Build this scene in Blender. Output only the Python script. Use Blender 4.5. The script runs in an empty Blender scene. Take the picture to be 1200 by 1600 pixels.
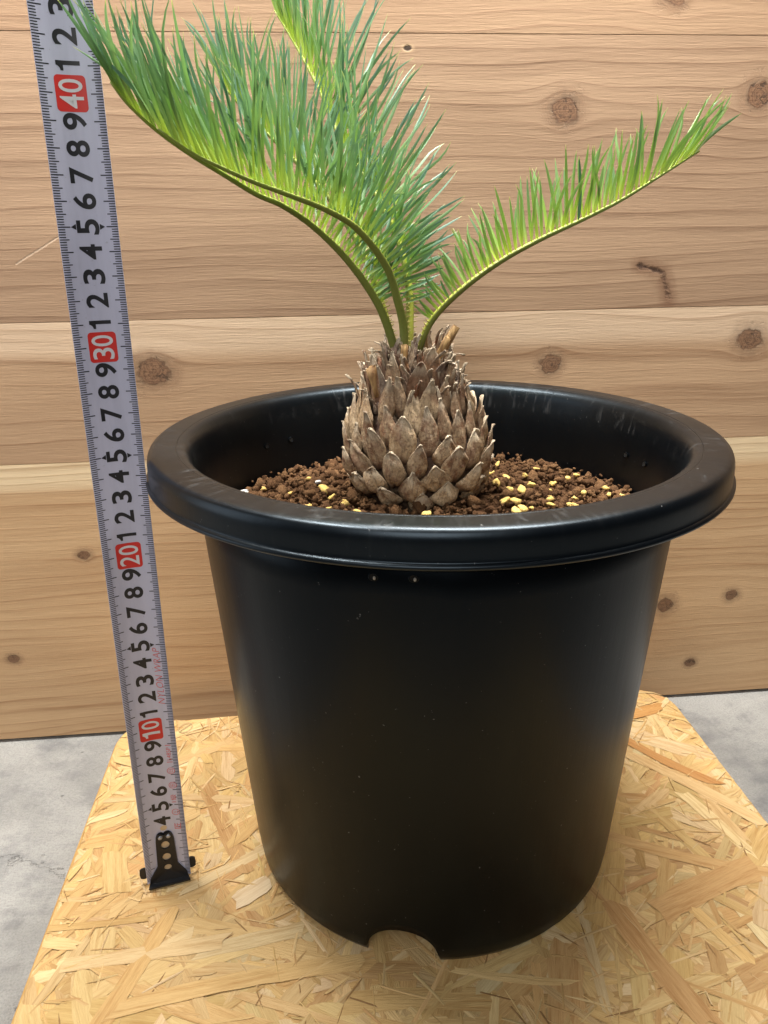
import bpy, bmesh, math, random
import numpy as np
from mathutils import Vector, Matrix

random.seed(7)
rng = np.random.default_rng(7)
CM = 0.01
SC = bpy.context.scene
COL = SC.collection

# ------------------------------------------------------------------ camera
cam_d = bpy.data.cameras.new('camera')
cam = bpy.data.objects.new('camera', cam_d)
COL.objects.link(cam)
cam_d.sensor_fit = 'VERTICAL'
cam_d.sensor_height = 36.0
cam_d.sensor_width = 27.0
cam_d.lens = 27.05
cam_d.clip_start = 0.01
cam_d.clip_end = 50
_p, _y, _r = 0.35166, -0.01550, -0.01483
def cam_basis(p, y, r):
    f = Vector((0, math.cos(p), -math.sin(p))); u = Vector((0, math.sin(p), math.cos(p))); R = Vector((1, 0, 0))
    Z = Matrix(((math.cos(y), math.sin(y), 0), (-math.sin(y), math.cos(y), 0), (0, 0, 1)))
    f, u, R = Z @ f, Z @ u, Z @ R
    return math.cos(r)*R + math.sin(r)*u, -math.sin(r)*R + math.cos(r)*u, f
R_, U_, F_ = cam_basis(_p, _y, _r)
M = Matrix((R_, U_, -F_)).transposed().to_4x4()
M.translation = Vector((-2.067, -39.064, 34.715))*CM
cam.matrix_world = M
SC.camera = cam

# ------------------------------------------------------------------ light
world = bpy.data.worlds.new('World')
SC.world = world
world.use_nodes = True
bg = world.node_tree.nodes['Background']
bg.inputs[0].default_value = (0.80, 0.88, 1.0, 1)
bg.inputs[1].default_value = 0.05

def area(name, loc, target, size, size_y, power, color):
    l = bpy.data.lights.new(name, 'AREA')
    l.shape = 'RECTANGLE'; l.size = size*CM; l.size_y = size_y*CM
    l.energy = power; l.color = color
    o = bpy.data.objects.new(name, l); COL.objects.link(o)
    o.location = Vector(loc)*CM
    o.rotation_euler = (Vector(target) - Vector(loc)).to_track_quat('-Z', 'Y').to_euler()
    return o
area('ceiling_lamp', (-26, -0.5, 86), (-13, 0, 0), 24, 6, 7.4, (1.0, 0.955, 0.89))
area('second_ceiling_lamp', (9, 8.5, 86), (7, 5, 0), 40, 8, 11.5, (1.0, 0.955, 0.89))
area('window_daylight', (-135, -25, 50), (0, 0, 15), 70, 90, 3.0, (0.90, 0.95, 1.0))
area('front_fill_light', (-14, -115, 105), (-4, 0, 22), 70, 70, 7.5, (1.0, 0.98, 0.95))  # added soft fill from the front, an unseen source

SC.view_settings.view_transform = 'Standard'
SC.view_settings.look = 'None'
SC.view_settings.exposure = 0.10
SC.view_settings.gamma = 1.0
SC.view_settings.use_curve_mapping = False
SC.render.engine = 'CYCLES'
SC.cycles.max_bounces = 8
SC.cycles.transparent_max_bounces = 8
SC.cycles.use_denoising = True

# ------------------------------------------------------------------ node helpers
class S:
    """A socket (or number) with arithmetic."""
    def __init__(s, nt, v): s.nt = nt; s.v = v
    def _op(s, op, b=None, c=None, rev=False):
        n = s.nt.nodes.new('ShaderNodeMath'); n.operation = op
        args = [s, b, c]
        if rev: args = [b, s, c]
        for i, a in enumerate(args):
            if a is None: continue
            a = a.v if isinstance(a, S) else a
            if isinstance(a, (int, float)): n.inputs[i].default_value = float(a)
            else: s.nt.links.new(a, n.inputs[i])
        return S(s.nt, n.outputs[0])
    def __add__(s, b): return s._op('ADD', b)
    __radd__ = __add__
    def __sub__(s, b): return s._op('SUBTRACT', b)
    def __rsub__(s, b): return s._op('SUBTRACT', b, rev=True)
    def __mul__(s, b): return s._op('MULTIPLY', b)
    __rmul__ = __mul__
    def __truediv__(s, b): return s._op('DIVIDE', b)
    def __rtruediv__(s, b): return s._op('DIVIDE', b, rev=True)
    def pow(s, b): return s._op('POWER', b)
    def fract(s): return s._op('FRACT')
    def exp(s): return s._op('EXPONENT')
    def abs(s): return s._op('ABSOLUTE')
    def sqrt(s): return s._op('SQRT')
    def min(s, b): return s._op('MINIMUM', b)
    def max(s, b): return s._op('MAXIMUM', b)
    def clamp(s): 
        r = s._op('ADD', 0.0); r.v.node.use_clamp = True; return r
    def ramp(s, a, b):
        """smoothstep from a to b"""
        n = s.nt.nodes.new('ShaderNodeMapRange'); n.interpolation_type = 'SMOOTHSTEP'
        s.nt.links.new(s.v, n.inputs['Value'])
        n.inputs['From Min'].default_value = a; n.inputs['From Max'].default_value = b
        return S(s.nt, n.outputs['Result'])

class Mat:
    def __init__(m, name):
        m.mat = bpy.data.materials.new(name); m.mat.use_nodes = True
        m.nt = m.mat.node_tree
        m.bsdf = m.nt.nodes['Principled BSDF']
        m.out = m.nt.nodes['Material Output']
    def node(m, t, **kw):
        n = m.nt.nodes.new(t)
        for k, v in kw.items(): setattr(n, k, v)
        return n
    def link(m, a, b): m.nt.links.new(a.v if isinstance(a, S) else a, b)
    def coords(m, scale=100.0):
        tc = m.node('ShaderNodeTexCoord'); sx = m.node('ShaderNodeSeparateXYZ')
        m.link(tc.outputs['Object'], sx.inputs[0])
        return [S(m.nt, o)*scale for o in sx.outputs]
    def vec(m, x, y, z):
        n = m.node('ShaderNodeCombineXYZ')
        for i, a in enumerate((x, y, z)):
            if isinstance(a, S): m.link(a, n.inputs[i])
            else: n.inputs[i].default_value = a
        return S(m.nt, n.outputs[0])
    def noise(m, vec, scale=1.0, detail=3.0, rough=0.55, distort=0.0):
        n = m.node('ShaderNodeTexNoise')
        if vec is not None: m.link(vec, n.inputs['Vector'])
        n.inputs['Scale'].default_value = scale; n.inputs['Detail'].default_value = detail
        n.inputs['Roughness'].default_value = rough; n.inputs['Distortion'].default_value = distort
        return S(m.nt, n.outputs['Fac'])
    def voronoi(m, vec, scale=1.0, feature='F1'):
        n = m.node('ShaderNodeTexVoronoi'); n.feature = feature
        if vec is not None: m.link(vec, n.inputs['Vector'])
        n.inputs['Scale'].default_value = scale
        return n
    def mix(m, fac, a, b, mode='MIX'):
        n = m.node('ShaderNodeMix'); n.data_type = 'RGBA'; n.blend_type = mode
        if isinstance(fac, S): m.link(fac, n.inputs[0])
        else: n.inputs[0].default_value = fac
        for v, i in ((a, 6), (b, 7)):
            if isinstance(v, S): m.link(v, n.inputs[i])
            else: n.inputs[i].default_value = (*v, 1)
        return S(m.nt, n.outputs[2])
    def attr(m, name, out='Fac'):
        n = m.node('ShaderNodeAttribute'); n.attribute_name = name
        return S(m.nt, n.outputs[out])
    def bump(m, h, strength=0.3, dist=0.001):
        n = m.node('ShaderNodeBump'); n.inputs['Strength'].default_value = strength
        n.inputs['Distance'].default_value = dist
        m.link(h, n.inputs['Height']); m.link(n.outputs[0], m.bsdf.inputs['Normal'])
        return n
    def color(m, c):
        if isinstance(c, S): m.link(c, m.bsdf.inputs['Base Color'])
        else: m.bsdf.inputs['Base Color'].default_value = (*c, 1)
    def rough(m, r):
        if isinstance(r, S): m.link(r, m.bsdf.inputs['Roughness'])
        else: m.bsdf.inputs['Roughness'].default_value = r
    def spec(m, s): m.bsdf.inputs['Specular IOR Level'].default_value = s

def plain(name, col, rough=0.5, metal=0.0):
    m = Mat(name); m.color(col); m.rough(rough); m.bsdf.inputs['Metallic'].default_value = metal
    return m.mat

# ------------------------------------------------------------------ object helpers
def link_obj(name, me, mat=None, parent=None):
    o = bpy.data.objects.new(name, me); COL.objects.link(o)
    if mat is not None and me is not None: me.materials.append(mat)
    if parent is not None: o.parent = parent
    return o

def empty(name, loc=(0, 0, 0), rz=0.0):
    o = bpy.data.objects.new(name, None); COL.objects.link(o)
    o.empty_display_size = 0.02
    o.location = Vector(loc)*CM; o.rotation_euler = (0, 0, rz)
    return o

def tag(o, label=None, cat=None, group=None, kind=None):
    if label: o['label'] = label
    if cat: o['category'] = cat
    if group: o['group'] = group
    if kind: o['kind'] = kind
    return o

def mesh(name, verts, faces, smooth=True, attrs=None, uv=None):
    """verts in centimetres"""
    me = bpy.data.meshes.new(name)
    v = np.asarray(verts, dtype=float)*CM
    me.from_pydata(v.tolist(), [], [list(map(int, f)) for f in faces])
    if smooth: me.polygons.foreach_set('use_smooth', [True]*len(me.polygons))
    for k, a in (attrs or {}).items():
        a = np.asarray(a, dtype=np.float32)
        if a.ndim == 1:
            at = me.attributes.new(k, 'FLOAT', 'POINT'); at.data.foreach_set('value', a)
        else:
            at = me.attributes.new(k, 'FLOAT_VECTOR', 'POINT'); at.data.foreach_set('vector', a.ravel())
    me.update()
    return me

class MB:
    """collects vertices, faces and per-vertex attributes into one mesh (cm)"""
    def __init__(s): s.v = []; s.f = []; s.a = {}
    def add(s, verts, faces, **attrs):
        b = len(s.v); verts = [tuple(p) for p in verts]
        s.v += verts; s.f += [tuple(i+b for i in f) for f in faces]
        for k, a in attrs.items():
            if not hasattr(a, '__len__') or (len(a) == 3 and not hasattr(a[0], '__len__') and len(verts) != 3): a = [a]*len(verts)
            s.a.setdefault(k, []).extend(list(a))
        return b
    def build(s, name, mat, parent=None, smooth=True):
        return link_obj(name, mesh(name, s.v, s.f, smooth, s.a), mat, parent)

def grid_faces(nu, nv, closed_u=False):
    f = []
    for j in range(nv-1):
        for i in range(nu if closed_u else nu-1):
            i2 = (i+1) % nu
            f.append((j*nu+i, j*nu+i2, (j+1)*nu+i2, (j+1)*nu+i))
    return f

def lathe(profile, n=160):
    v = []
    for r, z in profile:
        for i in range(n):
            a = 2*math.pi*i/n; v.append((r*math.cos(a), r*math.sin(a), z))
    return v, grid_faces(n, len(profile), True)

def tube(pts, radii, n=10, flat=1.0, cap=True):
    pts = [Vector(p) for p in pts]; v = []; ref = None
    for i, P in enumerate(pts):
        t = (pts[min(i+1, len(pts)-1)] - pts[max(i-1, 0)]).normalized()
        if ref is None:
            ref = t.orthogonal().normalized()
        ref = (ref - t*ref.dot(t)).normalized(); b = t.cross(ref)
        r = radii[i] if hasattr(radii, '__len__') else radii
        for k in range(n):
            a = 2*math.pi*k/n
            v.append(P + ref*(math.cos(a)*r) + b*(math.sin(a)*r*flat))
    f = grid_faces(n, len(pts), True)
    if cap:
        f.append(tuple(reversed(range(n)))); L = len(pts)-1; f.append(tuple(L*n+k for k in range(n)))
    return v, f

def smooth_profile(pts, sub=5):
    out = []
    P = [pts[0]] + list(pts) + [pts[-1]]
    P = [np.array(p, float) for p in P]
    for i in range(1, len(P)-2):
        for k in range(sub):
            t = k/sub
            out.append(0.5*((2*P[i]) + (-P[i-1]+P[i+1])*t + (2*P[i-1]-5*P[i]+4*P[i+1]-P[i+2])*t*t + (-P[i-1]+3*P[i]-3*P[i+1]+P[i+2])*t**3))
    out.append(P[-2])
    return out

def box_bm(bm, x0, x1, y0, y1, z0, z1):
    vs = [bm.verts.new((x*CM, y*CM, z*CM)) for x in (x0, x1) for y in (y0, y1) for z in (z0, z1)]
    for q in ((0, 1, 3, 2), (4, 6, 7, 5), (0, 4, 5, 1), (2, 3, 7, 6), (0, 2, 6, 4), (1, 5, 7, 3)):
        bm.faces.new([vs[i] for i in q])

ROT = math.radians(5.9)           # the wall and the board are turned a little to the camera
FLOOR = -3.0

# ================================================================== SETTING
# ---- concrete floor
m = Mat('concrete')
x, y, z = m.coords()
P = m.vec(x, y, z)
n1 = m.noise(P, 0.09, 5, 0.6)
n2 = m.noise(P, 0.45, 6, 0.65)
n3 = m.noise(P, 6.0, 4, 0.7)
col = m.mix(n1.ramp(0.35, 0.66), (0.31, 0.308, 0.295), (0.44, 0.437, 0.42))
col = m.mix(n2.ramp(0.52, 0.74)*0.55, col, (0.14, 0.145, 0.155))
col = m.mix(n2.ramp(0.48, 0.30)*0.5, col, (0.47, 0.46, 0.44))
speck = m.noise(P, 4.2, 3, 0.8).ramp(0.66, 0.76)
col = m.mix(speck*0.75, col, (0.10, 0.095, 0.09))
pit = m.voronoi(P, 1.1)
pitm = S(m.nt, pit.outputs['Distance']).ramp(0.16, 0.06)*m.noise(P, 0.5, 2).ramp(0.5, 0.62)
col = m.mix(pitm*0.6, col, (0.2, 0.2, 0.2))
warp = m.noise(P, 0.35, 5, 0.65)
ck = (y*0.9 + x*0.32 + (warp-0.5)*7.0 + 7.0).abs().ramp(0.055, 0.0)*0.8
col = m.mix(ck, col, (0.25, 0.24, 0.23))
col = m.mix(m.noise(P, 7.0, 4, 0.75).ramp(0.42, 0.68)*0.38, col, (0.15, 0.148, 0.14))
col = m.mix(m.noise(P, 0.22, 6, 0.7).ramp(0.50, 0.66)*0.45, col, (0.17, 0.172, 0.18))
sandy_shade = ((y*-1.0 - x*0.25 - 7.0)*0.05 + (n2-0.5)*0.9 + (n1-0.5)*0.5).ramp(0.0, 0.75)  # shade painted into the colour: sandy concrete darkens towards the front left
col = m.mix(sandy_shade*0.62, col, m.mix(m.noise(P, 9.0, 4, 0.75).ramp(0.38, 0.66), (0.10, 0.095, 0.09), (0.30, 0.285, 0.26)))
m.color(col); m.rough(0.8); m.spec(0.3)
m.bump(n3*0.8 + n2*0.6 - ck*0.6 - pitm, 0.9, 0.0018)
MAT_CONCRETE = m.mat
bm = bmesh.new(); box_bm(bm, -160, 160, -220, 40, FLOOR-6, FLOOR)
me = bpy.data.meshes.new('floor'); bm.to_mesh(me); bm.free()
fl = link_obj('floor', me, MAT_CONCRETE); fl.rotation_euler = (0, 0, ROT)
tag(fl, 'pale grey speckled concrete floor around the board', 'floor', kind='structure')

# ---- wooden wall of wide cedar planks
def wood(name, seed, light, dark, knots, freq=1.0, streak=0.5, top_sap=None, gouge=None, holes=(), scratches=()):
    m = Mat(name)
    x, y, z = m.coords()
    zz = z
    km = None; ring = None
    for (kx, kz, a, el) in knots:
        dx = (x-kx)*(1.0/el); dz = z-kz
        wob = (m.noise(m.vec(x+seed*3.1, 0.0, z), 0.9, 4, 0.65) - 0.5)*a*1.3
        r2 = dx*dx + dz*dz
        zz = zz - dz*(1.35*a*a)/(r2 + 0.45*a*a)
        r = r2.sqrt() + wob
        k1 = r.ramp(a*1.05, a*0.72)
        halo = r.ramp(a*1.9, a*0.9)*0.42
        cur = k1.max(halo)
        km = cur if km is None else km.max(cur)
        rn = r*(1.0/a); ring = rn if ring is None else ring.min(rn)
    wav = (m.noise(m.vec(x*0.045, seed*7.7, z*0.16), 1.0, 2, 0.5) - 0.5)*2.2
    wav2 = (m.noise(m.vec(x*0.10, seed*1.7, z*1.0), 1.0, 4, 0.55) - 0.5)*0.15
    g = zz + wav + wav2
    # growth rings of uneven width with a dark late-wood edge
    spacing = g*freq + (m.noise(m.vec(x*0.006, g*0.30, seed*2.3), 1.0, 2, 0.5))*3.0 + (m.noise(m.vec(x*0.012, g*1.3, seed*4.3), 1.0, 1, 0.5))*0.7
    fr = spacing.fract()
    late = (fr.ramp(0.25, 0.95)*0.45 + fr.ramp(0.78, 0.93)*0.55)*fr.ramp(1.0, 0.93)
    band = m.noise(m.vec(x*0.02, g*0.36, seed*5.1), 1.0, 3, 0.6)
    amt = m.noise(m.vec(x*0.06, g*0.5, seed*9.1), 1.0, 3).ramp(0.25, 0.72)
    fib = m.noise(m.vec(x*0.55, y*0.5, z*11.0), 1.0, 4, 0.7)
    fib2 = m.noise(m.vec(x*0.12, y*0.3, g*5.0 + seed), 1.0, 3, 0.65)
    tone = m.noise(m.vec(x*0.035, seed*3.3, z*0.22), 1.0, 3, 0.6)
    fac = late*(amt*0.95+0.04)*streak*1.1 + band.ramp(0.36, 0.70)*0.30 + (tone-0.5)*0.55 + (fib-0.5)*0.42 + (fib2-0.5)*0.48
    col = m.mix(fac.clamp(), light, dark)
    if top_sap is not None:
        zs, w = top_sap
        sap = ((z + wav*0.25 - (zs-w))*(1.0/w)).ramp(0.0, 0.5)
        sapc = m.mix((late*0.45 + (fib2-0.5)*0.5).clamp(), (min(light[0]*1.38, .8), light[1]*1.56, light[2]*1.80), dark)
        col = m.mix(sap*0.9, col, sapc)
    h = fib*0.7 + late*0.10 + fib2*0.25
    if km is not None:
        kr = (ring*5.0 + (m.noise(m.vec(x, 0.0, z), 1.6, 3)-0.5)*1.8).fract().pow(2.0)
        crack = m.noise(m.vec(x*1.2, 0.0, z*2.2), 1.0, 5, 0.7, 1.2).ramp(0.56, 0.62)
        kc = m.mix(kr*0.9, (0.235, 0.125, 0.068), (0.080, 0.038, 0.022))
        rimk = (ring - 0.90).abs().ramp(0.26, 0.0)*(m.noise(m.vec(x, 0.0, z), 1.4, 3).ramp(0.34, 0.60)*0.65+0.35)
        kc = m.mix(rimk*0.85, kc, (0.032, 0.017, 0.011))
        kc = m.mix(m.noise(m.vec(x*1.0, 3.0, z), 2.6, 4, .7).ramp(.52, .66)*.7, kc, (0.05, 0.026, 0.016))
        kc = m.mix(crack*0.75, kc, (0.03, 0.016, 0.010))
        col = m.mix(km*0.92, col, kc)
        h = h - crack*km*2.0
    if gouge is not None:
        gx, gz = gouge
        nn = (m.noise(m.vec(x, 0.0, z), 1.5, 5, 0.7)-0.5)
        def seg(ax, az, bx, bz):
            ux, uz = bx-ax, bz-az; L2 = ux*ux+uz*uz
            t = (((x-ax)*ux + (z-az)*uz)*(1.0/L2)).clamp()
            ex = x - ax - t*ux; ez = z - az - t*uz
            return (ex*ex + ez*ez).sqrt() + nn*0.75
        d1 = seg(16.5, 32.15, 18.2, 31.65); d2 = seg(18.2, 31.6, 18.85, 29.8)
        gm = d1.ramp(0.24, 0.02).max(d2.ramp(0.30, 0.0)*m.noise(m.vec(x, 5.0, z), 1.8, 3).ramp(.38, .6)*0.75)
        sm = (d1.min(d2)).ramp(0.95, 0.05)*0.62
        col = m.mix(sm, col, (0.155, 0.072, 0.038))
        col = m.mix(gm*0.9, col, (0.045, 0.022, 0.014))
        h = h - gm*2.0
    for (ax, az, bx, bz, wd) in scratches:
        ux, uz = bx-ax, bz-az; L2 = ux*ux+uz*uz
        t = (((x-ax)*ux + (z-az)*uz)*(1.0/L2)).clamp()
        ex = x - ax - t*ux; ez = z - az - t*uz
        d = (ex*ex + ez*ez).sqrt() + (m.noise(m.vec(x, 0.0, z), 5.0, 3, .7)-0.5)*wd*2.6
        col = m.mix(d.ramp(wd, wd*.2)*0.4, col, (0.62, 0.50, 0.38)); h = h - d.ramp(wd, 0.0)*0.8
    for (hx, hz, a) in holes:
        d = ((x-hx)*(x-hx)*0.55 + (z-hz)*(z-hz)*1.6).sqrt() + (fib-0.5)*0.15
        hm = d.ramp(a, a*0.55)
        col = m.mix(d.ramp(a*1.8, a*0.8)*0.5, col, (0.55, 0.38, 0.22))
        col = m.mix(hm*0.95, col, (0.035, 0.02, 0.014)); h = h - hm*3.0
    m.color(col); m.rough(0.62 + fib*0.16); m.spec(0.35)
    m.bump(h, 0.34, 0.001)
    return m.mat

WALL_Y = 14.9
wall = empty('wooden_wall', (0, 0, 0), ROT)
tag(wall, 'brown cedar plank wall with dark knots standing behind the pot', 'wall')
planks = [
    (-2.7, 19.7, dict(seed=1.0, light=(0.61, 0.405, 0.225), dark=(0.345, 0.185, 0.085), freq=1.15, streak=0.62,
        knots=[(-23.49, 12.66, 0.42, 1.3), (-29.81, 4.41, 0.38, 1.3), (21.38, 5.91, 0.75, 1.1), (26.86, 6.44, 0.5, 1.2), (24.13, 0.37, 0.42, 1.2)], top_sap=(19.7, 2.4))),
    (19.72, 29.3, dict(seed=2.0, light=(0.480, 0.318, 0.192), dark=(0.265, 0.150, 0.080), freq=0.60, streak=0.60,
        knots=[(25.22, 26.95, 0.95, 1.15), (10.62, 25.68, 0.78, 1.1), (-16.93, 25.91, 1.05, 1.25)], top_sap=(29.3, 2.9))),
    (29.32, 45.9, dict(seed=3.0, light=(0.400, 0.266, 0.168), dark=(0.205, 0.120, 0.070), freq=1.0, streak=0.66,
        knots=[(10.59, 41.71, 0.92, 1.1), (23.42, 42.57, 0.92, 1.1)], gouge=(17.9, 32.0), holes=[(0.5, 45.11, 0.24)], scratches=[(-24.7, 33.0, -21.6, 34.7, .09)])),
    (45.92, 66.0, dict(seed=4.0, light=(0.400, 0.262, 0.160), dark=(0.25, 0.145, 0.084), freq=1.3, streak=0.5,
        knots=[(17.1, 48.1, 0.7, 1.4)], top_sap=None)),
]
for i, (z0, z1, kw) in enumerate(planks):
    bm = bmesh.new(); box_bm(bm, -75, 75, WALL_Y, WALL_Y+2.5, z0, z1)
    bmesh.ops.bevel(bm, geom=[e for e in bm.edges if abs(e.verts[0].co.x-e.verts[1].co.x) > .5 and e.verts[0].co.y < (WALL_Y+.5)*CM], offset=0.02*CM, segments=2, affect='EDGES')
    me = bpy.data.meshes.new('plank'); bm.to_mesh(me); bm.free()
    link_obj('plank', me, wood('cedar_plank', **kw), wall)

# ---- OSB board
m = Mat('strand_board')
fc = m.attr('fcol', 'Vector'); fu = m.attr('fuv', 'Vector')
sx = m.node('ShaderNodeSeparateXYZ'); m.link(fu, sx.inputs[0])
u, w, rr = [S(m.nt, o) for o in sx.outputs]
gr = m.noise(m.vec(u*0.22, w*3.2, rr*40.0), 1.0, 4, 0.65)
gr2 = m.noise(m.vec(u*0.9, w*13.0, rr*31.0), 1.0, 4, 0.75)
fac = (gr.ramp(0.42, 0.70)*0.50 + (gr2-0.42)*1.5).clamp()
dk = m.mix(1.0, fc, (0.66, 0.52, 0.38), 'MULTIPLY')
col = m.mix(fac, fc, dk)
blot = m.noise(m.vec(*m.coords()), 0.5, 3, 0.6)
col = m.mix(blot.ramp(0.58, 0.76)*0.18, col, (0.36, 0.20, 0.08))
m.color(col); m.rough(0.50 + gr*0.25); m.spec(0.4)
m.bump(gr*0.5 + gr2*0.7, 0.7, 0.0008)
MAT_OSB = m.mat

def osb_board():
    X0, X1, Y0, Y1 = -21.75, 20.75, -30.2, 12.3
    root = empty('strand_board', (0, 0, 0), ROT)
    tag(root, 'square yellow strand board with rounded corners under the pot', 'board')
    R = 2.6
    def outline(r, n=10):
        pts = []
        for cx, cy, a0 in ((X1-R, Y1-R, 0), (X0+R, Y1-R, 90), (X0+R, Y0+R, 180), (X1-R, Y0+R, 270)):
            for k in range(n+1):
                a = math.radians(a0 + 90*k/n); pts.append((cx + r*math.cos(a), cy + r*math.sin(a)))
        return pts
    mb = MB()
    prof = [(R-0.25, FLOOR), (R, FLOOR+0.2), (R, -0.32), (R-0.06, -0.24), (R-0.22, -0.17)]
    rings = [outline(r) for r, z in prof]; n = len(rings[0])
    v = [(p[0], p[1], prof[k][1]) for k in range(len(prof)) for p in rings[k]]
    f = grid_faces(n, len(prof), True) + [tuple((len(prof)-1)*n + i for i in range(n))]
    mb.add(v, f, fcol=[(0.62, 0.38, 0.13)]*len(v), fuv=[(a[0]*.6+a[1]*.5, a[2]*3, .3) for a in v])
    mb.build('slab', MAT_OSB, root, smooth=False)
    # strands pressed into the face
    pal = [(0.66, 0.43, 0.175), (0.70, 0.48, 0.22), (0.60, 0.37, 0.13), (0.74, 0.53, 0.27), (0.55, 0.31, 0.105),
           (0.64, 0.40, 0.15), (0.50, 0.245, 0.085), (0.77, 0.60, 0.36), (0.62, 0.41, 0.20)]
    r = random.Random(21)
    mb = MB()
    def inside(px, py, marg=0.12):
        dx = max(X0+R-px, px-(X1-R), 0); dy = max(Y0+R-py, py-(Y1-R), 0)
        return math.hypot(dx, dy) < R-marg
    def clip(px, py):
        px = min(max(px, X0+.2), X1-.2); py = min(max(py, Y0+.2), Y1-.2)
        cx = min(max(px, X0+R), X1-R); cy = min(max(py, Y0+R), Y1-R)
        d = math.hypot(px-cx, py-cy)
        if d > R-.2 and d > 0: px, py = cx+(px-cx)*(R-.2)/d, cy+(py-cy)*(R-.2)/d
        return px, py
    def strand(px, py, L, Wd, ang, zt, col):
        ns = max(4, int(L/1.0)); ca, sa = math.cos(ang), math.sin(ang)
        bend = r.uniform(-.025, .025); tl = r.uniform(-.0035, .0035); tw = r.uniform(-.022, .022)
        taper = r.choice((0.6, 0.8, 0.95, 1.0)); vs = []; uv = []
        seed = r.random(); k1 = r.uniform(0.0, .8); k2 = r.uniform(0.0, .8)
        for i in range(ns+1):
            t = i/ns; a = (t-.5)*L
            wv = Wd*.5*(1 if 0 < i < ns else taper)*r.uniform(.86, 1.08)
            for j, s in enumerate((-1, 0, 1)):
                e = (k1*s*Wd*.5 if i == 0 else (k2*s*Wd*.5 if i == ns else 0)) + (r.uniform(-.25, .25) if i in (0, ns) else 0)
                aa = a + e; b = s*wv + bend*a*a
                qx, qy = clip(px + aa*ca - b*sa, py + aa*sa + b*ca)
                z = zt + tl*aa + tw*s*Wd*.5 + (0.012 if s == 0 else 0.0)
                vs.append((qx, qy, z)); uv.append((aa, b, seed))
        f = grid_faces(3, ns+1)
        f = [tuple(reversed(q)) for q in f] if False else f
        mb.add(vs, f, fcol=[col]*len(vs), fuv=uv)
    def rc():
        c = r.choice(pal); c = tuple(.55*q+.45*w_ for q, w_ in zip(c, (.72, .525, .24))); k = r.uniform(.88, 1.10)
        return tuple(min(.85, q*k*r.uniform(.97, 1.03)) for q in c)
    for layer in range(3):
        zt = -.145 + layer*.045
        for i in range((1800, 1300, 600)[layer]):
            px = r.uniform(X0, X1); py = r.uniform(Y0, Y1)
            if not inside(px, py): continue
            L = r.choice((r.uniform(1.2, 3.5), r.uniform(3, 7), r.uniform(5, 11)))
            Wd = r.choice((r.uniform(.2, .6), r.uniform(.4, 1.1), r.uniform(.7, 1.8)))
            strand(px, py, L, min(Wd, L*.5), r.uniform(0, math.pi), zt + r.uniform(-.020, .020), rc())
    for i in range(900):        # splinters
        px = r.uniform(X0, X1); py = r.uniform(Y0, Y1)
        if inside(px, py): strand(px, py, r.uniform(.6, 2.5), r.uniform(.05, .16), r.uniform(0, math.pi), -.03 + r.uniform(-.02, .02), rc())
    for i in range(240):        # dark slivers, painted shade of gaps between the strands
        px = r.uniform(X0, X1); py = r.uniform(Y0, Y1)
        if inside(px, py): strand(px, py, r.uniform(.4, 1.6), r.uniform(.03, .10), r.uniform(0, math.pi), -.03, (0.34, 0.195, 0.075))
    # big strands that catch the eye in the photograph
    def px_strand(ax, ay, bx, by, Wd, col):
        strand((ax+bx)/2, (ay+by)/2, math.hypot(bx-ax, by-ay), Wd, math.atan2(by-ay, bx-ax), -.015, col)
    px_strand(14.8, 4.6, 20.6, -3.0, 1.0, (0.72, 0.50, 0.24))
    px_strand(13.8, 8.2, 19.6, 9.6, 1.2, (0.56, 0.30, 0.10))
    px_strand(14.2, 6.9, 19.0, 0.6, 0.8, (0.53, 0.27, 0.09))
    px_strand(9.6, -3.0, 20.0, -7.6, 0.85, (0.66, 0.42, 0.18))
    px_strand(8.6, -7.8, 10.6, -15.0, 1.3, (0.60, 0.36, 0.15))
    px_strand(11.0, -8.4, 17.8, -6.0, 1.6, (0.62, 0.38, 0.16))
    px_strand(-17.0, -11.0, -5.0, -9.6, 1.0, (0.70, 0.47, 0.20))
    px_strand(-18.0, -13.5, -15.0, -5.6, 1.0, (0.68, 0.44, 0.18))
    px_strand(-20.0, -8.6, -12.0, -8.0, 0.9, (0.74, 0.54, 0.28))
    px_strand(-11.8, -5.6, -9.9, -4.2, 1.2, (0.78, 0.62, 0.40))
    mb.build('face_strands', MAT_OSB, root, smooth=False)
    # pencilled ring with a stroke near the back edge
    cx, cy, k = -16.85, 10.95, 30; mb = MB(); vs = []
    for i in range(k):
        a = 2*math.pi*i/k
        for q in (1.0, .90): vs.append((cx + .50*q*math.cos(a) + .08*math.sin(a), cy + .62*q*math.sin(a), .035))
    mb.add(vs, [(2*i, 2*i+1, (2*i+3) % (2*k), (2*i+2) % (2*k)) for i in range(k)])
    mb.add([(cx-.34, cy-.36, .036), (cx-.30, cy-.42, .036), (cx+.36, cy+.38, .036), (cx+.32, cy+.44, .036)], [(0, 1, 2, 3)])
    mb.build('pencil_mark', plain('pencil', (0.42, 0.31, 0.16), .7), root, smooth=False)
    return root
osb_board()

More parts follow.
